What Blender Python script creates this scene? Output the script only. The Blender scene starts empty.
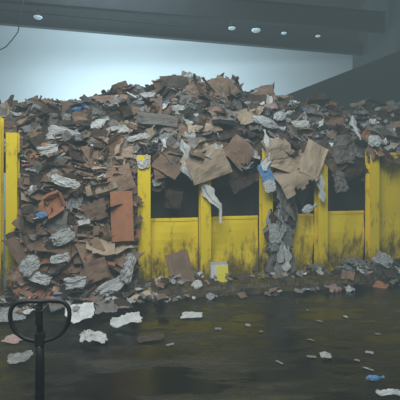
import bpy, bmesh, math, random
from mathutils import Vector, Matrix, noise, Quaternion
random.seed(11)
R=random.random
U=random.uniform
scene=bpy.context.scene
col=scene.collection
try:
    scene.view_settings.view_transform='Standard'
except Exception: pass

# ---------------------------------------------------------------- materials
def nt(name):
    m=bpy.data.materials.new(name); m.use_nodes=True
    t=m.node_tree; b=t.nodes['Principled BSDF']
    return m,t,b
def N(t,typ,**kw):
    n=t.nodes.new(typ)
    for k,v in kw.items():
        if k in n.inputs: n.inputs[k].default_value=v
        else: setattr(n,k,v)
    return n
def mat_waste(name,c1,c2,rough=.85,scale=6,var=.35,stain=(.05,.04,.03),stain_amt=.6,bump=.5,spec=.3):
    m,t,b=nt(name)
    tc=N(t,'ShaderNodeTexCoord')
    oi=N(t,'ShaderNodeObjectInfo')
    add=N(t,'ShaderNodeVectorMath',operation='ADD')
    t.links.new(tc.outputs['Object'],add.inputs[0])
    sc=N(t,'ShaderNodeVectorMath',operation='SCALE'); 
    cmb=N(t,'ShaderNodeCombineXYZ')
    for i in range(3): t.links.new(oi.outputs['Random'],cmb.inputs[i])
    t.links.new(cmb.outputs[0],sc.inputs[0]); sc.inputs['Scale'].default_value=37.0
    t.links.new(sc.outputs[0],add.inputs[1])
    n1=N(t,'ShaderNodeTexNoise',Scale=scale,Detail=5.0,Roughness=.65)
    t.links.new(add.outputs[0],n1.inputs['Vector'])
    r1=N(t,'ShaderNodeValToRGB'); r1.color_ramp.elements[0].position=.4; r1.color_ramp.elements[1].position=.6
    r1.color_ramp.elements[0].color=(*c1,1); r1.color_ramp.elements[1].color=(*c2,1)
    t.links.new(n1.outputs['Fac'],r1.inputs['Fac'])
    n2=N(t,'ShaderNodeTexNoise',Scale=scale*.5,Detail=8.0,Roughness=.7)
    t.links.new(add.outputs[0],n2.inputs['Vector'])
    r2=N(t,'ShaderNodeValToRGB'); r2.color_ramp.elements[0].position=.45; r2.color_ramp.elements[1].position=.68
    r2.color_ramp.elements[0].color=(0,0,0,1); r2.color_ramp.elements[1].color=(stain_amt,)*3+(1,)
    t.links.new(n2.outputs['Fac'],r2.inputs['Fac'])
    mx=N(t,'ShaderNodeMixRGB'); mx.inputs['Color2'].default_value=(*stain,1)
    t.links.new(r2.outputs['Color'],mx.inputs['Fac']); t.links.new(r1.outputs['Color'],mx.inputs['Color1'])
    mr=N(t,'ShaderNodeMapRange'); mr.inputs['To Min'].default_value=1-var; mr.inputs['To Max'].default_value=1+var
    t.links.new(oi.outputs['Random'],mr.inputs['Value'])
    hs=N(t,'ShaderNodeHueSaturation')
    t.links.new(mr.outputs[0],hs.inputs['Value']); t.links.new(mx.outputs[0],hs.inputs['Color'])
    t.links.new(hs.outputs[0],b.inputs['Base Color'])
    b.inputs['Roughness'].default_value=rough
    b.inputs['Specular IOR Level'].default_value=spec
    bp=N(t,'ShaderNodeBump',Strength=bump,Distance=.03)
    t.links.new(n1.outputs['Fac'],bp.inputs['Height']); t.links.new(bp.outputs[0],b.inputs['Normal'])
    return m
M={}
M['brown']=mat_waste('cardboard_brown',(.20,.13,.09),(.29,.19,.135),stain_amt=.55)
M['orange']=mat_waste('cardboard_orange',(.38,.16,.085),(.43,.195,.11),stain_amt=.3,var=.1)
M['tan']=mat_waste('cardboard_tan',(.40,.31,.22),(.48,.385,.285),var=.2,stain=(.14,.10,.07),stain_amt=.5)
M['dark']=mat_waste('cardboard_wet_dark',(.05,.038,.03),(.10,.073,.055))
M['grey']=mat_waste('paper_grey',(.17,.16,.15),(.28,.265,.245),scale=9)
M['white']=mat_waste('paper_white',(.52,.54,.54),(.64,.65,.64),scale=9,var=.3,stain=(.20,.18,.15))
M['print']=mat_waste('paper_printed',(.48,.48,.47),(.18,.20,.24),scale=22,var=.3)
M['pink']=mat_waste('paper_pink',(.42,.26,.24),(.5,.36,.34),scale=9,var=.2)
M['blue']=mat_waste('plastic_blue',(.08,.22,.46),(.14,.32,.56),rough=.4,var=.15,stain_amt=.2)
M['bagw']=mat_waste('plastic_white',(.52,.56,.57),(.66,.68,.68),rough=.4,var=.2,stain=(.2,.2,.2),spec=.5)
M['bagg']=mat_waste('plastic_grey',(.17,.18,.18),(.30,.31,.30),rough=.4,spec=.5)
M['bagb']=mat_waste('plastic_black',(.015,.016,.018),(.03,.03,.032),rough=.35,spec=.5)
M['yel']=mat_waste('carton_yellow',(.85,.76,.05),(.9,.82,.12),var=.05,stain_amt=.1)

def mat_simple(name,c1,c2,scale=2,rough=.8,bump=.2,lo=.35,hi=.65,detail=8,coord='Object',bd=.03):
    m,t,b=nt(name)
    tc=N(t,'ShaderNodeTexCoord')
    n1=N(t,'ShaderNodeTexNoise',Scale=scale,Detail=float(detail),Roughness=.65)
    t.links.new(tc.outputs[coord],n1.inputs['Vector'])
    r1=N(t,'ShaderNodeValToRGB'); r1.color_ramp.elements[0].position=lo; r1.color_ramp.elements[1].position=hi
    r1.color_ramp.elements[0].color=(*c1,1); r1.color_ramp.elements[1].color=(*c2,1)
    t.links.new(n1.outputs['Fac'],r1.inputs['Fac']); t.links.new(r1.outputs[0],b.inputs['Base Color'])
    b.inputs['Roughness'].default_value=rough
    bp=N(t,'ShaderNodeBump',Strength=bump,Distance=bd)
    t.links.new(n1.outputs['Fac'],bp.inputs['Height']); t.links.new(bp.outputs[0],b.inputs['Normal'])
    return m
M['heap']=mat_simple('waste_heap_mix',(.03,.026,.023),(.14,.115,.095),scale=7,bump=1,rough=.9,bd=.1)
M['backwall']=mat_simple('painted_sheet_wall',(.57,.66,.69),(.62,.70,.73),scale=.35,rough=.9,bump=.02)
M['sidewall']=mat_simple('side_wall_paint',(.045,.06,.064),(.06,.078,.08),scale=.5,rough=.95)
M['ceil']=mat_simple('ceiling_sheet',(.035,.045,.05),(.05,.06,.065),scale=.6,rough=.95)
M['steel']=mat_simple('dark_steel',(.014,.017,.02),(.02,.025,.028),scale=2,rough=.95)
M['conc']=mat_simple('dark_concrete',(.022,.027,.028),(.034,.04,.04),scale=1.5,rough=.9)
M['gap_shade']=mat_simple('gap_shade_dark',(.012,.011,.010),(.035,.028,.024),scale=3,rough=.85)  # near-black tone that stands for shade in the gap above the panels
M['kerb']=mat_simple('dirty_kerb',(.022,.016,.009),(.12,.085,.035),scale=6,rough=.45,bump=.9,bd=.05)
M['black']=mat_simple('black_painted_steel',(.006,.006,.007),(.016,.016,.017),scale=12,rough=.55,bump=.1)
M['rubber']=mat_simple('black_rubber',(.01,.01,.01),(.02,.02,.02),scale=20,rough=.8)
M['cable']=M['rubber']

def mat_yellow(name,dirt_top):
    m,t,b=nt(name)
    geo=N(t,'ShaderNodeNewGeometry')
    sp_=N(t,'ShaderNodeSeparateXYZ'); t.links.new(geo.outputs['Position'],sp_.inputs[0])
    n1=N(t,'ShaderNodeTexNoise',Scale=3.0,Detail=8.0,Roughness=.72)
    mp=N(t,'ShaderNodeMapping'); mp.inputs['Scale'].default_value=(1.8,1.8,.6)
    t.links.new(geo.outputs['Position'],mp.inputs[0]); t.links.new(mp.outputs[0],n1.inputs['Vector'])
    mr=N(t,'ShaderNodeMapRange'); mr.inputs['From Min'].default_value=0; mr.inputs['From Max'].default_value=dirt_top
    mr.inputs['To Min'].default_value=.26; mr.inputs['To Max'].default_value=0
    t.links.new(sp_.outputs['Z'],mr.inputs['Value'])
    ad=N(t,'ShaderNodeMath',operation='ADD'); t.links.new(n1.outputs['Fac'],ad.inputs[0]); t.links.new(mr.outputs[0],ad.inputs[1])
    r=N(t,'ShaderNodeValToRGB'); r.color_ramp.elements[0].position=.55; r.color_ramp.elements[1].position=.72
    r.color_ramp.elements[0].color=(0,0,0,1); r.color_ramp.elements[1].color=(.92,.92,.92,1)
    t.links.new(ad.outputs[0],r.inputs[0])
    mx=N(t,'ShaderNodeMixRGB'); mx.inputs['Color1'].default_value=(.92,.69,.010,1); mx.inputs['Color2'].default_value=(.12,.08,.02,1)
    t.links.new(r.outputs[0],mx.inputs[0]); t.links.new(mx.outputs[0],b.inputs['Base Color'])
    b.inputs['Roughness'].default_value=.6
    bp=N(t,'ShaderNodeBump',Strength=.2,Distance=.02); t.links.new(n1.outputs['Fac'],bp.inputs['Height']); t.links.new(bp.outputs[0],b.inputs['Normal'])
    return m
M['yellow']=mat_yellow('yellow_paint',.8)

def mat_floor():
    m,t,b=nt('wet_dirty_floor')
    tc=N(t,'ShaderNodeTexCoord')
    mp=N(t,'ShaderNodeMapping'); mp.inputs['Scale'].default_value=(.45,1.5,1)
    t.links.new(tc.outputs['Object'],mp.inputs[0])
    n1=N(t,'ShaderNodeTexNoise',Scale=1.5,Detail=9.0,Roughness=.65)
    n2=N(t,'ShaderNodeTexNoise',Scale=9.0,Detail=8.0,Roughness=.75)
    t.links.new(mp.outputs[0],n1.inputs['Vector']); t.links.new(mp.outputs[0],n2.inputs['Vector'])
    r1=N(t,'ShaderNodeValToRGB'); e=r1.color_ramp.elements
    e[0].position=.42; e[0].color=(.005,.005,.003,1); e[1].position=.70; e[1].color=(.06,.05,.026,1)
    x=e.new(.55); x.color=(.014,.013,.008,1)
    t.links.new(n1.outputs[0],r1.inputs[0])
    mul=N(t,'ShaderNodeMixRGB',blend_type='OVERLAY'); mul.inputs[0].default_value=.9
    t.links.new(r1.outputs[0],mul.inputs[1]); t.links.new(n2.outputs['Fac'],mul.inputs[2])
    t.links.new(mul.outputs[0],b.inputs['Base Color'])
    r2=N(t,'ShaderNodeMapRange'); r2.inputs['From Min'].default_value=.50; r2.inputs['From Max'].default_value=.68
    r2.inputs['To Min'].default_value=.13; r2.inputs['To Max'].default_value=.42
    t.links.new(n1.outputs[0],r2.inputs[0]); t.links.new(r2.outputs[0],b.inputs['Roughness'])
    r3=N(t,'ShaderNodeMapRange'); r3.inputs['From Min'].default_value=.48; r3.inputs['From Max'].default_value=.68
    r3.inputs['To Min'].default_value=.10
    t.links.new(n1.outputs[0],r3.inputs[0])
    mm=N(t,'ShaderNodeMath',operation='MULTIPLY'); t.links.new(r3.outputs[0],mm.inputs[0]); t.links.new(n2.outputs['Fac'],mm.inputs[1])
    bp=N(t,'ShaderNodeBump',Strength=.45,Distance=.05); t.links.new(mm.outputs[0],bp.inputs['Height']); t.links.new(bp.outputs[0],b.inputs['Normal'])
    return m
M['floor']=mat_floor()
def mat_emit(name,c,s):
    m,t,b=nt(name); b.inputs['Base Color'].default_value=(*c,1)
    b.inputs['Emission Color'].default_value=(*c,1); b.inputs['Emission Strength'].default_value=s
    return m
M['lamp']=mat_emit('lamp_lens',(.6,.8,.9),.45)

# ---------------------------------------------------------------- helpers
def obj_from_bm(bm,name,mat=None,smooth=False):
    me=bpy.data.meshes.new(name); bm.to_mesh(me); bm.free()
    if smooth:
        for p in me.polygons: p.use_smooth=True
    o=bpy.data.objects.new(name,me); col.objects.link(o)
    if mat: me.materials.append(mat)
    return o
def tag(o,label,cat,group=None,kind=None):
    o['label']=label; o['category']=cat
    if group: o['group']=group
    if kind: o['kind']=kind
    return o
def bm_box(bm,c,s,rot=None,bev=0):
    mat=Matrix.Translation(c)
    if rot is not None: mat=mat@rot.to_4x4()
    mat=mat@Matrix.Diagonal((*s,1))
    r=bmesh.ops.create_cube(bm,size=1,matrix=mat)
    if bev:
        es=set()
        for v in r['verts']: es.update(v.link_edges)
        bmesh.ops.bevel(bm,geom=list(es),offset=bev,segments=2,affect='EDGES',profile=.7)
def bm_tube(bm,pts,rad,seg=10,closed=False):
    rings=[];n=len(pts); up=None
    for i,p in enumerate(pts):
        p=Vector(p)
        if closed: d=Vector(pts[(i+1)%n])-Vector(pts[i-1])
        else: d=Vector(pts[min(i+1,n-1)])-Vector(pts[max(i-1,0)])
        d.normalize()
        if up is None:
            up=Vector((0,1,0)) if abs(d.y)<.9 else Vector((1,0,0))
        a=d.cross(up).normalized(); b=a.cross(d).normalized(); up=b
        rr=rad[i] if isinstance(rad,(list,tuple)) else rad
        rings.append([bm.verts.new(p+rr*(math.cos(2*math.pi*k/seg)*a+math.sin(2*math.pi*k/seg)*b)) for k in range(seg)])
    m=n if closed else n-1
    for i in range(m):
        A_=rings[i];B_=rings[(i+1)%n]
        for k in range(seg):
            bm.faces.new((A_[k],A_[(k+1)%seg],B_[(k+1)%seg],B_[k]))
    if not closed:
        bm.faces.new(rings[0][::-1]); bm.faces.new(rings[-1])

A=math.radians(11.5); D=Vector((math.cos(A),math.sin(A),0)); T=Vector((-math.sin(A),math.cos(A),0)); O=Vector((-3.04,6.5,0))
def L(s,t,z=0): return O+D*s+T*t+Vector((0,0,z))
def interp(tab,x):
    if x<=tab[0][0]: return tab[0][1]
    for (a,b),(c,d) in zip(tab,tab[1:]):
        if x<=c:
            k=(x-a)/(c-a); return b+(d-b)*k
    return tab[-1][1]

# ---------------------------------------------------------------- room
def plane(name,vs,mat,label,cat):
    bm=bmesh.new(); bm.faces.new([bm.verts.new(v) for v in vs])
    o=obj_from_bm(bm,name,mat); return tag(o,label,cat,kind='structure')
plane('floor',[(-9,-2,0),(9,-2,0),(9,19,0),(-9,19,0)],M['floor'],'dark wet dirty concrete floor with puddles','floor')
plane('wall_back',[(-10,16,0),(6.2,16,0),(6.2,16,8.4),(-10,16,8.4)],M['backwall'],'pale blue-grey hazy back wall','wall')
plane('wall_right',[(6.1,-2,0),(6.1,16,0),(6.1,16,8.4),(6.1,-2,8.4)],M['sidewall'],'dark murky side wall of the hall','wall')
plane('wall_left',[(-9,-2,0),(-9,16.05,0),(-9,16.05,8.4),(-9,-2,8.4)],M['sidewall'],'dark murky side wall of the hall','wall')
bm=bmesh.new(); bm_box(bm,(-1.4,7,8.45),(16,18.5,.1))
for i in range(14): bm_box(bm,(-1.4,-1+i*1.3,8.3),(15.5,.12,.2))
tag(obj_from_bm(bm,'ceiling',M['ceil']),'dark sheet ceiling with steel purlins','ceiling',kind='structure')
bm=bmesh.new()
prof=[(1.6,0),(6.05,0),(6.05,5.6),(2.2,4.1),(1.6,3.5)]
f=[bm.verts.new((a,12.0,z)) for a,z in prof]; g=[bm.verts.new((a,12.35,z)) for a,z in prof]
bm.faces.new(f); bm.faces.new(g[::-1])
for i in range(5): bm.faces.new((f[i],g[i],g[(i+1)%5],f[(i+1)%5]))
bmesh.ops.recalc_face_normals(bm,faces=bm.faces)
tag(obj_from_bm(bm,'wall_divider',M['conc']),'dark sloping concrete divider wall','wall',kind='structure')

def girder(p,q,h,w,name='roof_girder'):
    p=Vector(p);q=Vector(q); d=q-p; Ln=d.length; c=(p+q)/2
    rot=d.to_track_quat('X','Z').to_matrix()
    bm=bmesh.new()
    bm_box(bm,(0,0,h/2),(Ln,w,.035)); bm_box(bm,(0,0,-h/2),(Ln,w,.035)); bm_box(bm,(0,0,0),(Ln,w*.5,h))
    o=obj_from_bm(bm,name,M['steel']); o.matrix_world=Matrix.Translation(c)@rot.to_4x4()
    return o
tag(girder((-8.5,11.4,6.62),(5.95,14.6,6.42),.42,.2),'long dark steel girder under the roof','girder',group='roof girders')
tag(girder((-8.5,9.9,6.78),(5.95,12.9,6.75),.6,.2),'dark steel girder under the roof beside lamps','girder',group='roof girders')
tag(girder((-8.5,12.2,7.25),(5.95,15.0,7.0),.55,.2),'slim dark steel girder near the back wall','girder',group='roof girders')
def lamp(u,v,Y,sz=.16):
    X=(u-200)/400*Y; z=2+(170-v)/400*Y
    e=bpy.data.objects.new('ceiling_lamp',None); col.objects.link(e); e.location=(X,Y,z)
    tag(e,'small faint glowing industrial lamp hung from a roof girder','lamp',group='roof lamps')
    def part(bm,n,m):
        o=obj_from_bm(bm,n,m,True); o.parent=e
    bm=bmesh.new(); bmesh.ops.create_cone(bm,cap_ends=True,segments=20,radius1=sz,radius2=sz*.45,depth=sz*.9,matrix=Matrix.Translation((0,0,sz*.55))); part(bm,'lamp_shade',M['steel'])
    bm=bmesh.new(); bmesh.ops.create_uvsphere(bm,u_segments=16,v_segments=8,radius=sz*.85,matrix=Matrix.Diagonal((1,1,.5,1))); part(bm,'lamp_lens',M['lamp'])
    bm=bmesh.new(); bm_tube(bm,[(0,0,sz),(0,0,sz+.06)],.02); part(bm,'hanger_rod',M['steel'])
for u,v,s in [(38,17,.14),(232,28,.12),(256,30,.15),(284,33,.09),(318,36,.08)]: lamp(u,v,10.9,s)
def cable(pts):
    bm=bmesh.new(); bm_tube(bm,pts,.014,6)
    tag(obj_from_bm(bm,'hanging_cable',M['cable'],True),'thin black cable hanging from the roof','cable')
cable([(-5.4,10,5.0),(-5.1,10,4.95),(-4.85,10,5.08),(-4.7,10,5.25),(-4.55,10,5.45),(-4.4,10.1,6.6)])

# ---------------------------------------------------------------- barrier
bar=bpy.data.objects.new('steel_barrier',None); col.objects.link(bar); bar.location=L(3.5,0)
tag(bar,'yellow steel barrier of posts and panels holding back the waste','barrier')
bpy.context.view_layer.update()
binv=Matrix.Translation(bar.location).inverted()
def child(o,mw,label=None):
    o.parent=bar; o.matrix_parent_inverse=binv; o.matrix_basis=mw
    if label: o['label']=label
def post(s,z,w=.2,lean=0):
    bm=bmesh.new()
    bm_box(bm,(0,-.08,z/2),(w,.022,z),bev=.004); bm_box(bm,(0,.08,z/2),(w,.022,z),bev=.004); bm_box(bm,(0,0,z/2),(.03,.16,z))
    bm_box(bm,(0,0,.012),(w+.12,.26,.024))
    for a in(-1,1):
        bmesh.ops.create_cone(bm,cap_ends=True,segments=6,radius1=.018,radius2=.018,depth=.03,matrix=Matrix.Translation((a*(w/2+.03),-.08,.035)))
    o=obj_from_bm(bm,'barrier_post',M['yellow']); child(o,Matrix.Translation(L(s,0))@Matrix.Rotation(A,4,'Z')@Matrix.Rotation(lean,4,'Y'))
post(-.26,2.85,.2); post(0.0,2.6,.17); post(2.11,2.25,.22); post(3.19,2.1,.19); post(4.34,2.35,.2); post(5.44,2.3,.19); post(6.53,2.4,.19); post(7.62,2.4,.19)
def panel(s0,s1,z,t=.13):
    w=s1-s0; bm=bmesh.new()
    bm_box(bm,(0,0,z/2),(w,.03,z),bev=.005)
    bm_box(bm,(0,-.018,z-.03),(w,.02,.05),bev=.006)
    bm_box(bm,(0,-.025,.06),(w,.04,.08),bev=.008)
    bmesh.ops.subdivide_edges(bm,edges=[e for e in bm.edges if e.calc_length()>.4],cuts=8,use_grid_fill=True)
    for v in bm.verts: v.co.y+=.06*noise.noise(Vector((v.co.x*2+s0,v.co.z*2,0)))
    o=obj_from_bm(bm,'barrier_panel',M['yellow']); child(o,Matrix.Translation(L((s0+s1)/2,t))@Matrix.Rotation(A,4,'Z'))
panel(2.22,3.09,1.14); panel(3.3,4.23,1.15); panel(4.46,5.34,1.16); panel(5.55,6.43,1.2); panel(6.64,7.52,2.35); panel(-2.0,-.38,2.5)
bm=bmesh.new()
bm_box(bm,(4.95,.42,1.07),(5.7,.04,2.14))  # dark sheet put in as the shade of the gap behind the posts
for i in range(12): bm_box(bm,(2.3+i*.47,.39,1.07),(.05,.03,2.1))
o=obj_from_bm(bm,'gap_shade_plate',M['gap_shade']); child(o,Matrix.Translation(O)@Matrix.Rotation(A,4,'Z'),'dark plate standing in for the shade of the gap')
bm=bmesh.new(); nx=220; prof=[(-.82,0),(-.80,.09),(-.76,.14),(-.68,.15),(-.55,.15),(-.42,.13),(-.3,.07),(-.16,0)]
rings=[]
for i in range(nx+1):
    s=1.95+i/nx*6.8; r=[]
    for (t,z) in prof:
        n=noise.noise(Vector((s*1.3,t*2,z*2))); n2=noise.noise(Vector((s*6,t*9,3))); n3=noise.noise(Vector((s*17,t*17,3)))
        r.append(bm.verts.new(L(s,t+.03*n+.02*n2,max(0,z*(1+.2*n+.3*n2+.25*n3)))))
    rings.append(r)
for a,b in zip(rings,rings[1:]):
    for k in range(len(prof)-1): bm.faces.new((a[k],b[k],b[k+1],a[k+1]))
bm.faces.new(rings[0]);bm.faces.new(rings[-1][::-1])
tag(obj_from_bm(bm,'concrete_kerb',M['kerb'],False),'low dark brown mud-caked kerb along the barrier foot','kerb')

# ---------------------------------------------------------------- heap
crest=[(-2.5,3.1),(-.8,3.26),(0,3.45),(.5,3.42),(1.28,3.66),(1.9,3.8),(2.5,3.86),(2.8,4.04),(3.5,4.1),(4.2,4.06),(4.6,3.9),(5.1,3.88),(5.5,3.66),(6.07,3.6),(6.9,3.5),(7.5,3.52),(8.9,3.6),(9.5,3.6)]
def upz(s,t):
    c=interp(crest,s); e=2.2
    k=max(0,min(1,(t-.1)/2.1)); k=k**.85
    z=e+(c-e)*k
    if t>2.2: z=c-.25*(t-2.2)
    z+=.16*noise.noise(Vector((s*1.3,t*1.3,1)))*min(1,.3+k)+.12*noise.noise(Vector((s*3.7,t*3.7,5)))
    return z
bm=bmesh.new(); grid=[]
ns,ntt=150,50
for i in range(ns+1):
    s=-2.0+i/ns*11.2; row=[]
    for j in range(ntt+1):
        t=.12+j/ntt*3.0
        row.append(bm.verts.new(L(s,t,upz(s,t)+.05*noise.noise(Vector((s*11,t*11,0))))))
    grid.append([bm.verts.new(L(s,.3,1.95))]+row)
for a,b in zip(grid,grid[1:]):
    for k in range(len(a)-1): bm.faces.new((a[k],b[k],b[k+1],a[k+1]))
tag(obj_from_bm(bm,'waste_heap',M['heap']),'tall heap of compacted paper and cardboard waste behind barrier','waste heap',kind='stuff')
sp=[(-.80,.0),(-.62,.14),(-.45,.42),(-.31,.85),(-.2,1.3),(-.08,1.75),(.02,2.05),(.25,2.35),(.5,2.6)]
def spill(s,p):
    f=p*(len(sp)-1); i=min(int(f),len(sp)-2); k=f-i
    t=sp[i][0]*(1-k)+sp[i+1][0]*k; z=sp[i][1]*(1-k)+sp[i+1][1]*k
    edge=min(1,max(0,(s-.05)/.35),max(0,(2.05-s)/.3))
    t=.1+(t-.1)*(.25+.75*math.sqrt(edge)) if z>.5 else t
    t-=.09*noise.noise(Vector((s*2.5,z*2.5,7)))
    return t,z
bm=bmesh.new(); grid=[]
for i in range(61):
    s=.1+i/60*1.9
    row=[]
    for j in range(61):
        t,z=spill(s,j/60)
        t-=.04*noise.noise(Vector((s*10,z*10,0)))
        row.append(bm.verts.new(L(s,t,z)))
    grid.append(row)
for a,b in zip(grid,grid[1:]):
    for k in range(len(a)-1): bm.faces.new((a[k],b[k],b[k+1],a[k+1]))
tag(obj_from_bm(bm,'waste_spill',M['heap']),'waste bursting out through the open bay onto the floor','waste heap',kind='stuff')

# ---------------------------------------------------------------- waste meshes
def fin(bm,name,th=0,smooth=False):
    bmesh.ops.recalc_face_normals(bm,faces=bm.faces)
    if th: bmesh.ops.solidify(bm,geom=bm.faces[:],thickness=th)
    me=bpy.data.meshes.new(name); bm.to_mesh(me); bm.free(); me.materials.append(None)
    if smooth:
        for p in me.polygons: p.use_smooth=True
    return me
def crump(v,off,a1,a2):
    p=Vector((v.x*2.3,v.y*2.3,off))
    d=noise.noise_vector(p)*a1
    r=(.35-abs(noise.noise(p*2.1)))*a2
    return v+Vector((d.x*.35,d.y*.35,d.z))+Vector((0,0,r))
def mk_card(i,jm=1.0):
    w=U(.7,1.1);h=U(.45,.9);f=U(.12,.28)
    n=6
    xs=[-w/2-f]+[-w/2+w*k/n for k in range(n+1)]+[w/2+f]
    ys=[-h/2-f]+[-h/2+h*k/n for k in range(n+1)]+[h/2+f]
    fa=[U(-.5,1.5) for _ in range(4)]
    keep=[R()<.6 for _ in range(4)]
    crx=U(-.2,.2); cra=U(-.8,.8); bend=U(-.4,.4); off=U(0,99)
    bm=bmesh.new(); V={}
    for a,x in enumerate(xs):
        for b,y in enumerate(ys):
            X,Y,Z=x,y,0
            if a==0: X=-w/2-f*math.cos(fa[0]); Z+=f*math.sin(fa[0])
            if a==n+2: X=w/2+f*math.cos(fa[1]); Z+=f*math.sin(fa[1])
            if b==0: Y=-h/2-f*math.cos(fa[2]); Z+=f*math.sin(fa[2])
            if b==n+2: Y=h/2+f*math.cos(fa[3]); Z+=f*math.sin(fa[3])
            if X>crx: Z+=(X-crx)*cra
            Z+=bend*Y*Y
            ed=a in(0,n+2) or b in(0,n+2)
            j=(.012 if ed else .004)*jm
            V[a,b]=bm.verts.new(crump(Vector((X+U(-j,j),Y+U(-j,j),Z)),off,.12,.10))
    for a in range(n+2):
        for b in range(n+2):
            ex=a in(0,n+1); ey=b in(0,n+1)
            if ex and ey: continue
            if a==0 and not keep[0]: continue
            if a==n+1 and not keep[1]: continue
            if b==0 and not keep[2]: continue
            if b==n+1 and not keep[3]: continue
            bm.faces.new((V[a,b],V[a+1,b],V[a+1,b+1],V[a,b+1]))
    bmesh.ops.delete(bm,geom=[v for v in bm.verts if not v.link_faces],context='VERTS')
    return fin(bm,'cardboard_piece',.014)
def mk_sheet(i,fold=.6,a1=.16,a2=.12,ragged=True):
    bm=bmesh.new(); n=11; off=U(0,99); V={}; c1=U(-.15,.15); c2=U(-.15,.15)
    for a in range(n+1):
        for b in range(n+1):
            x=a/n-.5;y=b/n-.5; z=0
            if y>c1: z-=(y-c1)*fold*1.0
            if x>c2: z-=(x-c2)*fold*.5
            V[a,b]=bm.verts.new(crump(Vector((x,y,z)),off,a1,a2))
    cut=[(U(-.5,.5),random.choice((-.5,.5))) for _ in range(2)]
    for a in range(n):
        for b in range(n):
            x=(a+.5)/n-.5;y=(b+.5)/n-.5
            if ragged and any(abs(x-cx)*1.3+abs(y-cy)<.17 for cx,cy in cut): continue
            bm.faces.new((V[a,b],V[a+1,b],V[a+1,b+1],V[a,b+1]))
    bmesh.ops.delete(bm,geom=[v for v in bm.verts if not v.link_faces],context='VERTS')
    return fin(bm,'cardboard_piece',.014)
def mk_box(i):
    bm=bmesh.new(); w,d,h=U(.6,.9),U(.4,.7),U(.35,.6); sx,sy=U(-.3,.3),U(-.3,.3)
    B=[bm.verts.new((x*w/2+U(-.03,.03),y*d/2+U(-.03,.03),-h/2)) for x,y in((-1,-1),(1,-1),(1,1),(-1,1))]
    Tt=[bm.verts.new((x*w/2+sx+U(-.08,.08),y*d/2+sy+U(-.08,.08),h/2+U(-.08,.08))) for x,y in((-1,-1),(1,-1),(1,1),(-1,1))]
    bm.faces.new(B)
    for k in range(4): bm.faces.new((B[k],B[(k+1)%4],Tt[(k+1)%4],Tt[k]))
    for k in range(4):
        if R()<.8:
            a=Tt[k];b=Tt[(k+1)%4]; out=((a.co+b.co)/2-sum((v.co for v in Tt),Vector())/4).normalized()
            g=out*U(.1,.28)+Vector((0,0,U(-.1,.2)))
            c=bm.verts.new(b.co+g-(b.co-a.co)*.06); e=bm.verts.new(a.co+g+(b.co-a.co)*.06)
            bm.faces.new((a,b,c,e))
    bmesh.ops.subdivide_edges(bm,edges=bm.edges[:],cuts=3,use_grid_fill=True)
    off=U(0,99)
    for v in bm.verts: v.co+=.08*noise.noise_vector(v.co*3+Vector((off,0,0)))
    return fin(bm,'cardboard_box',.012)
def mk_paper(i):
    bm=bmesh.new(); n=12; off=U(0,99); w=U(.7,1);h=U(.6,1); am=U(.10,.22); V={}
    roll=U(0,1.6)
    for a in range(n+1):
        for b in range(n+1):
            x=(a/n-.5)*w;y=(b/n-.5)*h
            p=Vector((x*2.6,y*2.6,off))
            z=am*noise.noise(p)+.6*am*abs(noise.noise(p*2.3))*2+.25*am*abs(noise.noise(p*4.5))*2+roll*x*x*(1 if i%2 else -1)
            q=noise.noise_vector(p*1.2)*.12
            V[a,b]=bm.verts.new((x+q.x,y+q.y,z))
    for a in range(n):
        for b in range(n):
            if (a in(0,n-1) and b in(0,n-1)): continue
            f=(V[a,b],V[a+1,b],V[a+1,b+1],V[a,b+1])
            bm.faces.new(f)
    bmesh.ops.delete(bm,geom=[v for v in bm.verts if not v.link_faces],context='VERTS')
    return fin(bm,'paper_sheet',.004,smooth=bool(i%3==1))
def mk_bag(i):
    bm=bmesh.new(); bmesh.ops.create_icosphere(bm,subdivisions=4,radius=.5); off=U(0,99)
    for v in bm.verts:
        c=v.co.copy(); p=c*3+Vector((off,0,0))
        r=1-.34*abs(noise.noise(p))*2+.16*noise.noise(p*2.4)-.16*abs(noise.noise(p*4.5))
        c*=r; c.z*=.5; c.y*=.8
        if c.x>.28:
            k=min(1,(c.x-.28)/.12); c.y*=1-.75*k; c.z*=1-.75*k
            c.x+=k*.1
        v.co=c
    ring=[];
    for rr,xx in((.06,.42),(.05,.5),(.13,.62),(.19,.70)):
        ring.append([bm.verts.new((xx+U(-.02,.02),rr*math.cos(k*math.pi/5)*U(.7,1.2),rr*math.sin(k*math.pi/5)*U(.6,1.1))) for k in range(10)])
    for a,b in zip(ring,ring[1:]):
        for k in range(10): bm.faces.new((a[k],a[(k+1)%10],b[(k+1)%10],b[k]))
    return fin(bm,'plastic_bag',0,False)
def mk_strip(i):
    bm=bmesh.new(); n=18; off=U(0,99); prev=None
    for a in range(n+1):
        y=(a/n-.5); tw=1.8*noise.noise(Vector((y*2,off,0))); w=.13*(1+1.1*noise.noise(Vector((y*6,off,3))))*(1-.7*max(0,abs(y)-.3)/.2)
        c=Vector((.15*noise.noise(Vector((y*3,off,9))),y,.12*noise.noise(Vector((y*3,off,5)))))
        d=Vector((math.cos(tw),0,math.sin(tw)))*w
        m=Vector((-d.z,0,d.x))*.4
        r=[bm.verts.new(c-d),bm.verts.new(c-d*.4-m),bm.verts.new(c+m),bm.verts.new(c+d)]
        if prev:
            for q in range(3): bm.faces.new((prev[q],r[q],r[q+1],prev[q+1]))
        prev=r
    return fin(bm,'torn_strip',.004,False)
CARD=[mk_card(i) for i in range(14)]; BOX=[mk_box(i) for i in range(6)]; PAP=[mk_paper(i) for i in range(12)]; BAG=[mk_bag(i) for i in range(7)]; STR=[mk_strip(i) for i in range(6)]
SH=[mk_sheet(i,U(.2,1.0)) for i in range(8)]; FLAT=mk_sheet(0,.08,.04,.03,False)
ALLC=CARD+SH
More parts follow.
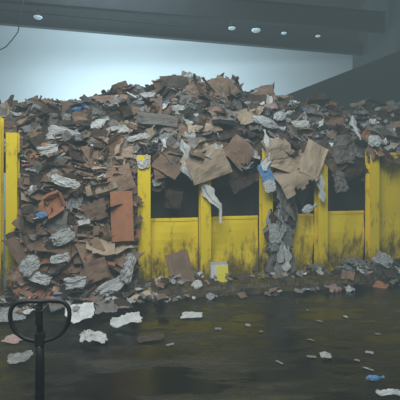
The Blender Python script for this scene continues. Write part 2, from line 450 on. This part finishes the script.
LAB={'brown':'brown','orange':'orange-brown','tan':'light tan','dark':'dark damp','grey':'grubby grey','white':'white','print':'printed grey','pink':'faded pink','blue':'blue','bagw':'whitish','bagg':'grey','bagb':'black','yel':'yellow'}
KIND={'cardboard_piece':('flattened cardboard','cardboard'),'cardboard_box':('crushed cardboard box','box'),'paper_sheet':('crumpled paper','paper'),'plastic_bag':('scrunched plastic bag','bag'),'torn_strip':('torn strip','scrap')}
PIECES=[]
def place(kind,mesh,mat,p,nrm,size,spin=None,where='on the heap',group='on the heap',sc=None,up=None,keep=False):
    o=bpy.data.objects.new(kind,mesh); col.objects.link(o)
    o.material_slots[0].link='OBJECT'; o.material_slots[0].material=M[mat]
    nrm=Vector(nrm).normalized()
    if up is not None:
        y=Vector(up); y=(y-nrm*y.dot(nrm)).normalized(); x=y.cross(nrm)
        rot=Matrix((x,y,nrm)).transposed()
        if spin: rot=rot@Matrix.Rotation(spin,3,'Z')
    else:
        q=Vector((0,0,1)).rotation_difference(nrm)
        rot=q.to_matrix()@Matrix.Rotation(U(0,6.283) if spin is None else spin,3,'Z')
    s=sc or (size*U(.8,1.3),size*U(.7,1.1),size)
    o.matrix_world=Matrix.Translation(p)@rot.to_4x4()@Matrix.Diagonal((*s,1))
    K=KIND[kind]
    tag(o,f'{LAB[mat]} {K[0]} {where}',K[1],group=f'{K[1]} {group}')
    PIECES.append((o,kind,mat,keep))
    return o
def jn(n,a):
    v=Vector(n)+Vector((U(-1,1),U(-1,1),U(-1,1)))*a
    return v.normalized()
def rnd(p,n,tilt,size,where,group,wts,lift=.04,kw=(.40,.09,.31,.12,.08),pw=(2.8,5,3,.4),spin=None):
    k=random.choices(['c','b','p','g','s'],weights=kw)[0]
    nn=jn(n,tilt)
    p=p+Vector(n)*lift*U(.3,1.6)
    if k=='c': place('cardboard_piece',random.choice(ALLC),random.choices(['brown','orange','tan','dark','grey'],weights=wts)[0],p,nn,size*U(.4,1.2),where=where,group=group)
    elif k=='b': place('cardboard_box',random.choice(BOX),random.choices(['brown','tan','dark'],weights=[4,2,3])[0],p,nn,size*U(.5,.85),where=where,group=group)
    elif k=='p': place('paper_sheet',random.choice(PAP),random.choices(['white','grey','print','pink'],weights=pw)[0],p,nn,size*U(.35,.85),where=where,group=group)
    elif k=='g': place('plastic_bag',random.choice(BAG),random.choices(['bagw','bagg','bagb','blue'],weights=[1.8,6,4,.5])[0],p,nn,size*U(.4,.8),where=where,group=group)
    else: place('torn_strip',random.choice(STR),random.choices(['white','grey','bagw'],weights=[1.5,5,1.5])[0],p,nn,size*U(.5,.9),where=where,group=group)

for i in range(1050):
    s=U(-1.4,9.0); t=.1+2.4*R()**.85
    P=L(s,t,0); u=200+400*P.x/P.y
    if u<-15 or u>415: continue
    z=upz(s,t); e=.05
    n=Vector((0,0,1))-D*((upz(s+e,t)-z)/e)*.7-T*((upz(s,t+e)-z)/e)*.7
    W=[3.2,.2,.6,7,3.5] if u>290 else [4.5,.3,1.3,4,2.8]
    rnd(L(s,t,z),n.normalized(),.55,.58 if i%3==0 else .40 if i%3==1 else .28,'on the tall waste heap','on the tall heap',W)
for i in range(90):
    s=U(2.1,8.2); t=U(-.1,.2)
    rnd(L(s,t,U(2.08,2.38)),(-T*.9+Vector((0,0,.45))),.4,.48,'draped over the barrier edge','draped over the barrier',[3.5,.2,2,5,2.5])
for i in range(70):
    s=U(2.2,6.5)
    rnd(L(s,U(.12,.25),U(1.45,2.15) if (s<2.7 or 4.5<s<5.3) and R()<.5 else U(1.85,2.15)),(-T+Vector((0,0,.1))),.35,.38,'hanging in the dark gap','hanging in the gap',[3,.2,.6,8,3])
# layered face of the spill: sheets lying nearly flat with their edges out
for i in range(620):
    s=U(.15,1.98); p=U(.03,.97)
    t,z=spill(s,p)
    lay=R()<.55
    n=(-T*.55+Vector((0,0,1))) if lay else (-T+Vector((0,0,.5)))
    if z<.4: n=Vector((0,0,1))-T*.4
    sz=.46 if .3<s<1.75 else .26
    if i%2: sz*=.7
    rnd(L(s,t,z),n,.3 if lay else .55,sz,'in the waste bursting from the bay','in the open bay spill',[8,.9,1.6,2.2,.6],lift=.05,kw=(.54,.09,.27,.05,.05),pw=(3.2 if z<.9 else 2.2,3.5,2.7,.5))
for i in range(160):
    s=U(-.6,2.3); t=-.45-.7*R()**1.3-(.15 if .7<s<2 else 0)*R()
    rnd(L(s,t,.02+.08*R()),Vector((0,0,1)),.25,.29,'strewn at the foot of the spill','at the foot of the spill',[3,.4,1,4,2],kw=(.36,.0,.5,.02,.12),pw=(2.6,5,3.5,.4))
for i in range(150):
    s=U(2.1,8.4); k=R()
    rnd(L(s,U(-1.0,-.84) if k<.3 else U(-.75,-.1),.03 if k<.3 else .17),Vector((0,-.2,1)),.35,.2 if s<5 else .3,'lying along the muddy kerb','along the kerb',[4,.2,.8,5,1.5],lift=.02,kw=(.42,.02,.38,.04,.14),pw=(2.2,4,3,.3))
for i in range(14):
    y=U(3.8,6.0); x=U(-.1,.52)*y
    place('paper_sheet',random.choice(PAP),random.choice(['print','grey','grey']),(x,y,.008),(U(-.1,.1),U(-.1,.1),1),.1,sc=(U(.05,.14),U(.03,.09),.02),where='scrap flat on the wet floor',group='scraps on the wet floor')

def at(u,v,t):
    k=(u-200)/400; Ot=O+T*t
    s=(k*Ot.y-Ot.x)/(D.x-k*D.y); P=Ot+D*s
    return Vector((P.x,P.y,max(.08,2+(170-v)/400*P.y))),P.y/400
def hero(kind,mesh,mat,u,v,wpx,hpx,t,nrm=None,spin=0,where='hanging over the barrier',depth=.5,group='hanging over the barrier'):
    P,m=at(u,v,t)
    n=nrm if nrm is not None else -T+Vector((0,0,.12))
    return place(kind,mesh,mat,P,n,1,spin=spin,up=(0,0,1),sc=(wpx*m,hpx*m,max(wpx,hpx)*m*depth),where=where,group=group,keep=True)
H='jammed upright in the spilling waste'; G='in the open bay spill'
hero('cardboard_piece',FLAT,'orange',122,216,22,50,-.46,where=H,group=G,depth=.4,spin=.03)
hero('cardboard_piece',SH[0],'brown',92,252,24,30,-.62,spin=.5,where=H,group=G)
hero('cardboard_box',BOX[0],'orange',54,205,26,24,-.38,spin=.4,where=H,group=G)
hero('cardboard_piece',SH[1],'brown',120,178,26,26,-.34,spin=.3,where=H,group=G)
hero('cardboard_piece',SH[2],'brown',95,210,22,20,-.42,spin=.3,where=H,group=G)
hero('cardboard_box',BOX[1],'tan',100,190,24,16,-.36,spin=.2,where=H,group=G)
hero('cardboard_box',BOX[2],'brown',88,232,24,18,-.45,spin=-.1,where=H,group=G)
hero('cardboard_piece',CARD[3],'brown',98,272,28,22,-.78,spin=.3,where=H,group=G)
for (k,u,v,w,h,sp_) in [(0,62,237,30,18,.4),(2,30,265,26,18,.8),(3,66,182,34,11,-.3),(5,128,268,14,44,-.3),(4,112,286,34,18,.5),(6,48,150,24,10,.2),(8,40,278,26,12,-.4),(9,84,222,16,8,.2),(11,60,258,20,9,.2)]:
    hero('paper_sheet',PAP[k],'white',u,v,w,h,-.38 if v<200 else -.56 if v<250 else -.82,spin=sp_,where=H,group=G)
hero('paper_sheet',PAP[6],'bagw',75,283,26,12,-.9,where=H,group=G)
hero('plastic_bag',BAG[3],'blue',42,215,12,9,-.46,where=H,group=G)
# over the fence
hero('cardboard_piece',SH[3],'tan',208,163,42,32,-.2,spin=.35)
hero('cardboard_piece',SH[4],'brown',240,152,26,28,-.16,spin=.8)
hero('cardboard_piece',SH[5],'tan',292,158,54,32,-.2,spin=-.3)
hero('cardboard_piece',SH[6],'tan',298,176,42,28,-.3,spin=.5)
hero('cardboard_piece',CARD[8],'tan',314,158,30,22,-.25,spin=1.1)
hero('cardboard_piece',SH[7],'tan',278,148,28,22,-.25,spin=.2)
hero('cardboard_piece',SH[1],'brown',170,166,34,20,-.05,spin=.2)
hero('cardboard_piece',SH[7],'dark',240,176,28,26,-.02,spin=.5)
hero('cardboard_piece',SH[4],'dark',348,166,34,26,-.05,spin=.3)
hero('cardboard_piece',SH[2],'brown',335,160,22,24,-.1,spin=.6)
hero('paper_sheet',PAP[5],'grey',338,182,16,34,-.1,spin=.2)
hero('paper_sheet',PAP[9],'blue',266,174,18,32,-.26,spin=.3,depth=.3)
hero('paper_sheet',PAP[2],'white',270,186,16,14,-.3,spin=.3,depth=.3)
hero('torn_strip',STR[0],'bagw',186,160,34,42,-.15,spin=.15,depth=.3)
hero('torn_strip',STR[1],'white',214,202,34,44,-.2,spin=.45,depth=.3)
hero('torn_strip',STR[2],'bagw',320,180,34,44,-.22,spin=.1,depth=.3)
hero('torn_strip',STR[3],'white',267,150,34,42,-.24,spin=0,depth=.3)
hero('plastic_bag',BAG[2],'bagw',375,141,18,18,-.16)
hero('plastic_bag',BAG[3],'bagw',308,209,14,12,-.14,spin=.4)
hero('paper_sheet',PAP[6],'grey',345,150,30,30,-.14)
HH='sticking out of the tall heap'
for (k,ms,mt,u,v,w,h,t,sp_) in [
 ('cardboard_piece',SH[2],'brown',196,90,22,28,1.7,.3),('cardboard_piece',SH[3],'brown',224,86,24,26,1.7,.5),
 ('cardboard_piece',SH[4],'dark',175,82,28,20,1.8,.1),('cardboard_piece',SH[6],'brown',212,88,12,20,1.9,-.2),('plastic_bag',BAG[4],'bagw',98,124,18,14,.6,.6),
 ('paper_sheet',PAP[9],'white',118,130,28,14,.4,.3),('paper_sheet',PAP[8],'white',62,134,40,18,.3,-.2),
 ('plastic_bag',BAG[5],'bagw',265,122,30,15,.6,-.4),('plastic_bag',BAG[6],'bagw',280,116,16,14,.8,.4),
 ('torn_strip',STR[4],'bagw',356,128,26,28,.2,.1),('cardboard_piece',CARD[12],'tan',246,118,18,16,.7,.4),
 ('cardboard_piece',SH[5],'brown',100,98,30,14,1.6,.2),('paper_sheet',PAP[9],'white',150,95,26,10,1.6,.2),
 ('cardboard_piece',CARD[2],'brown',260,97,26,16,1.7,.2),('paper_sheet',PAP[10],'pink',272,106,18,10,1.2,.2),
 ('paper_sheet',PAP[0],'white',178,108,22,9,1.0,.2),('paper_sheet',PAP[3],'white',300,124,22,9,.6,.1),('paper_sheet',PAP[5],'white',138,138,26,10,.2,.2),
 ('cardboard_piece',SH[1],'tan',205,125,36,14,.5,.1),('cardboard_piece',CARD[1],'grey',160,120,34,16,.6,-.1)]:
    hero(k,ms,mt,u,v,w,h,t,nrm=-T+Vector((0,0,.5)),spin=sp_,where=HH,group='on the tall heap')
for i in range(56):
    f=R(); u=278+U(-13,13)*(.5+.5*f)+ (8 if f<.3 else 0); v=196+84*f
    k,ms=random.choice([('paper_sheet',PAP),('torn_strip',STR),('torn_strip',STR)])
    mt=random.choice(['grey','print','bagg','grey','white','dark'])
    w=U(22,40) if k=='torn_strip' else U(8,15)
    hero(k,random.choice(ms),mt,u,v,w,U(24,40),U(-.22,-.05),spin=U(-.25,.25),where='in a tangle hanging down the panel',group='in the hanging tangle',depth=.3)
hero('cardboard_piece',FLAT,'brown',181,272,24,40,-.2,nrm=-T+Vector((0,0,.25)),spin=.22,where='leaning against the yellow panel',group='leaning on the barrier',depth=.3)
def carton(u,v,w,h,t):
    P,m=at(u,v,t); w*=m;h*=m
    e=bpy.data.objects.new('carton',None); col.objects.link(e); e.matrix_world=Matrix.Translation(P)@Matrix.Rotation(A,4,'Z')@Matrix.Rotation(-.15,4,'X')
    tag(e,'small white and yellow carton standing against the panel','carton')
    bm=bmesh.new(); bm_box(bm,(0,0,0),(w,.12,h),bev=.006); o=obj_from_bm(bm,'carton_body',M['white']); o.parent=e
    bm=bmesh.new(); bm_box(bm,(w*.15,-.064,h*.06),(w*.66,.006,h*.78)); o=obj_from_bm(bm,'carton_print',M['yel']); o.parent=e
    bm=bmesh.new(); bm_box(bm,(0,.0,h/2+.02),(w*.95,.11,.006),Matrix.Rotation(.3,3,'X')); o=obj_from_bm(bm,'carton_flap',M['white']); o.parent=e
carton(219,277,18,25,-.3)
def fl(u,v): 
    Y=2*400/(v-170); return Vector(((u-200)/400*Y,Y,0)),Y/400
def floorp(kind,ms,mat,u,v,wpx,dpx,hz,spin=0,zoff=.03):
    P,m=fl(u,v); P.z=zoff
    dep=dpx*P.y*P.y/(400*2)
    place(kind,ms,mat,P,(U(-.1,.1),-.15,1),1,spin=spin,sc=(wpx*m,dep,hz),where='lying on the wet floor',group='on the wet floor',keep=True)
floorp('paper_sheet',PAP[0],'white',93,342,36,12,.35,.2,.06)
floorp('paper_sheet',PAP[3],'bagg',20,362,28,10,.15,.2,.04)
floorp('paper_sheet',PAP[2],'pink',13,342,22,7,.08)
floorp('paper_sheet',PAP[5],'white',126,326,36,12,.2,.3,.06)
floorp('paper_sheet',PAP[9],'grey',106,313,30,16,.3,.3,.08)
floorp('paper_sheet',PAP[11],'white',80,318,30,14,.25,.3,.06)
floorp('paper_sheet',PAP[5],'bagw',388,397,30,7,.1)
floorp('plastic_bag',BAG[3],'blue',373,381,16,5,.08,.1,.03)
floorp('paper_sheet',PAP[6],'white',326,358,14,5,.06)
floorp('paper_sheet',PAP[8],'white',192,317,26,5,.06)
floorp('paper_sheet',PAP[8],'print',12,318,36,12,.15,.2,.05)
floorp('cardboard_piece',CARD[2],'dark',150,340,20,6,.05,.2)
for i in range(30):
    P,m=at(U(330,398),U(260,280),U(-.5,-.15))
    place('paper_sheet' if i%4 else 'plastic_bag',random.choice(PAP if i%4 else BAG),random.choice(['grey','bagg','print','bagb','white']),P,jn((0,-.4,1),.5),U(.22,.4),where='piled against the barrier foot',group='piled at the barrier foot')

# ---------------------------------------------------------------- pallet jack
e=bpy.data.objects.new('pallet_jack',None); col.objects.link(e); e.location=(-.92,2.3,0); e.rotation_euler=(0,0,math.radians(4))
tag(e,'black hand pallet jack with upright loop tiller handle','pallet jack')
def part(bm,n,m=M['black'],smooth=True,lab=None,par=e):
    o=obj_from_bm(bm,n,m,smooth); o.parent=par
    if lab: o['label']=lab
    return o
ctl=[(0,1.245),(.08,1.247),(.13,1.238),(.160,1.205),(.166,1.16),(.155,1.11),(.125,1.065),(.085,1.035),(.04,1.02),(0,1.017)]
full=ctl+[(-a,b) for a,b in ctl[-2:0:-1]]
def cr(P,n=5):
    out=[];m=len(P)
    for i in range(m):
        p0,p1,p2,p3=[Vector((*P[(i+d)%m],0)) for d in(-1,0,1,2)]
        for j in range(n):
            t=j/n
            q=.5*((2*p1)+(p2-p0)*t+(2*p0-5*p1+4*p2-p3)*t*t+(3*p1-p0-3*p2+p3)*t**3)
            out.append((q.x,0,q.y))
    return out
bm=bmesh.new(); bm_tube(bm,cr(full),0.0125,10,True); part(bm,'handle_loop')
bm=bmesh.new(); bm_tube(bm,[(0,0,1.24),(0,0,1.0)],[.014,.02],12); bm_box(bm,(0,0,1.03),(.05,.045,.08),bev=.01); part(bm,'grip_bracket',smooth=False)
bm=bmesh.new(); bm_box(bm,(.0,-.03,1.17),(.03,.012,.1),bev=.004); bm_tube(bm,[(-.028,-.03,1.2),(.028,-.03,1.2)],.007); part(bm,'release_lever',smooth=False)
bm=bmesh.new(); bm_tube(bm,[(0,0,1.02),(0,0,.9),(0,-.01,.3)],[.022,.025,.028],14); part(bm,'tiller_shaft')
bm=bmesh.new(); bm_box(bm,(0,-.01,.27),(.16,.14,.14),bev=.02); bm_tube(bm,[(0,-.05,.3),(0,-.05,.45)],.045,14); part(bm,'pump_unit',smooth=False)
bm=bmesh.new(); bm_box(bm,(0,-.16,.22),(.5,.08,.2),bev=.02); part(bm,'chassis',smooth=False)
for a in(-1,1):
    bm=bmesh.new(); bm_box(bm,(a*.19,-.75,.09),(.16,1.15,.05),bev=.012); bm_box(bm,(a*.19,-.2,.12),(.16,.1,.1),bev=.01); part(bm,'fork',smooth=False)
    bm=bmesh.new(); bmesh.ops.create_cone(bm,cap_ends=True,segments=24,radius1=.09,radius2=.09,depth=.05,matrix=Matrix.Translation((a*.05,0,.09))@Matrix.Rotation(math.pi/2,4,'Y')); part(bm,'steer_wheel',M['rubber'],False)
    bm=bmesh.new(); bmesh.ops.create_cone(bm,cap_ends=True,segments=20,radius1=.04,radius2=.04,depth=.08,matrix=Matrix.Translation((a*.19,-1.15,.04))@Matrix.Rotation(math.pi/2,4,'Y')); part(bm,'load_roller',M['rubber'],False)

# ------------------------------------------ merge the smallest / buried waste into one stuff mesh
bpy.context.view_layer.update()
dg=bpy.context.evaluated_depsgraph_get()
hits={}
for py in range(60,400,2):
    for px in range(0,400,2):
        d=Vector(((px+.5-200)/400,1,(170-py-.5)/400)).normalized()
        ok,loc,nn,idx,ob,mw=scene.ray_cast(dg,Vector((0,0,2)),d)
        if ok: hits[ob.name]=hits.get(ob.name,0)+1
loose=[]
for kind in KIND:
    lst=sorted([p for p in PIECES if p[1]==kind],key=lambda p:-(hits.get(p[0].name,0)+(1000 if p[3] else 0)))
    for i,p in enumerate(lst):
        if not p[3] and (i>=290 or hits.get(p[0].name,0)<2): loose.append(p)
verts=[];faces=[];mi=[];sm=[];mats=sorted({p[2] for p in loose})
for o,kind,mt,_ in loose:
    b=len(verts); mw=o.matrix_world
    verts+=[mw@v.co for v in o.data.vertices]
    for p in o.data.polygons:
        faces.append([b+k for k in p.vertices]); mi.append(mats.index(mt)); sm.append(p.use_smooth)
me=bpy.data.meshes.new('loose_waste'); me.from_pydata(verts,[],faces)
for m in mats: me.materials.append(M[m])
me.polygons.foreach_set('material_index',mi); me.polygons.foreach_set('use_smooth',sm)
lw=bpy.data.objects.new('loose_waste',me); col.objects.link(lw)
tag(lw,'dense loose mix of small waste scraps filling the heap','waste heap',kind='stuff')
for o,*_ in loose: bpy.data.objects.remove(o)
print('kept',len(PIECES)-len(loose),'loose',len(loose))

# ---------------------------------------------------------------- lights
def area(loc,target,size,en,colr,sy=None):
    l=bpy.data.lights.new('area','AREA'); l.size=size; l.energy=en; l.color=colr
    if sy: l.shape='RECTANGLE'; l.size_y=sy
    o=bpy.data.objects.new('unseen_hall_light',l); col.objects.link(o); o.location=loc
    o.rotation_euler=(Vector(target)-Vector(loc)).to_track_quat('-Z','Y').to_euler()
area((-4.0,12.3,3.4),(-3.8,16,5.4),4.0,620,(.74,.91,1),2.0)  # added uplight hidden behind the heap to brighten the back wall
area((.4,12.6,3.4),(.6,16,5.0),3.0,260,(.74,.91,1),1.5)  # second added uplight behind the heap, also for the wall glow
area((-2.5,9.6,7.9),(-1.5,16,4.4),3.0,250,(.74,.91,1),.8)
area((-.5,1.5,7.0),(0,7,1.3),4.5,860,(.97,1,.98))
area((-1,8.6,8.0),(-.6,9,3),3.0,170,(.8,.92,1))
w=bpy.data.worlds.new('hall'); scene.world=w; w.use_nodes=True; t=w.node_tree
t.nodes['Background'].inputs[0].default_value=(.5,.6,.65,1); t.nodes['Background'].inputs[1].default_value=.3
out=[n for n in t.nodes if n.type=='OUTPUT_WORLD'][0]
DEN=.036
ab=N(t,'ShaderNodeVolumeAbsorption'); em=N(t,'ShaderNodeEmission'); ad=N(t,'ShaderNodeAddShader')
ab.inputs['Density'].default_value=DEN; ab.inputs['Color'].default_value=(0,0,0,1)
em.inputs['Color'].default_value=(.14,.19,.20,1); em.inputs['Strength'].default_value=DEN  # haze glow is put in as volume emission, no light is scattered
t.links.new(ab.outputs[0],ad.inputs[0]); t.links.new(em.outputs[0],ad.inputs[1]); t.links.new(ad.outputs[0],out.inputs['Volume'])

cam=bpy.data.cameras.new('camera'); cam.sensor_width=36; cam.lens=36; cam.shift_y=-.075
co=bpy.data.objects.new('camera',cam); col.objects.link(co); co.location=(0,0,2); co.rotation_euler=(math.pi/2,0,0)
scene.camera=co
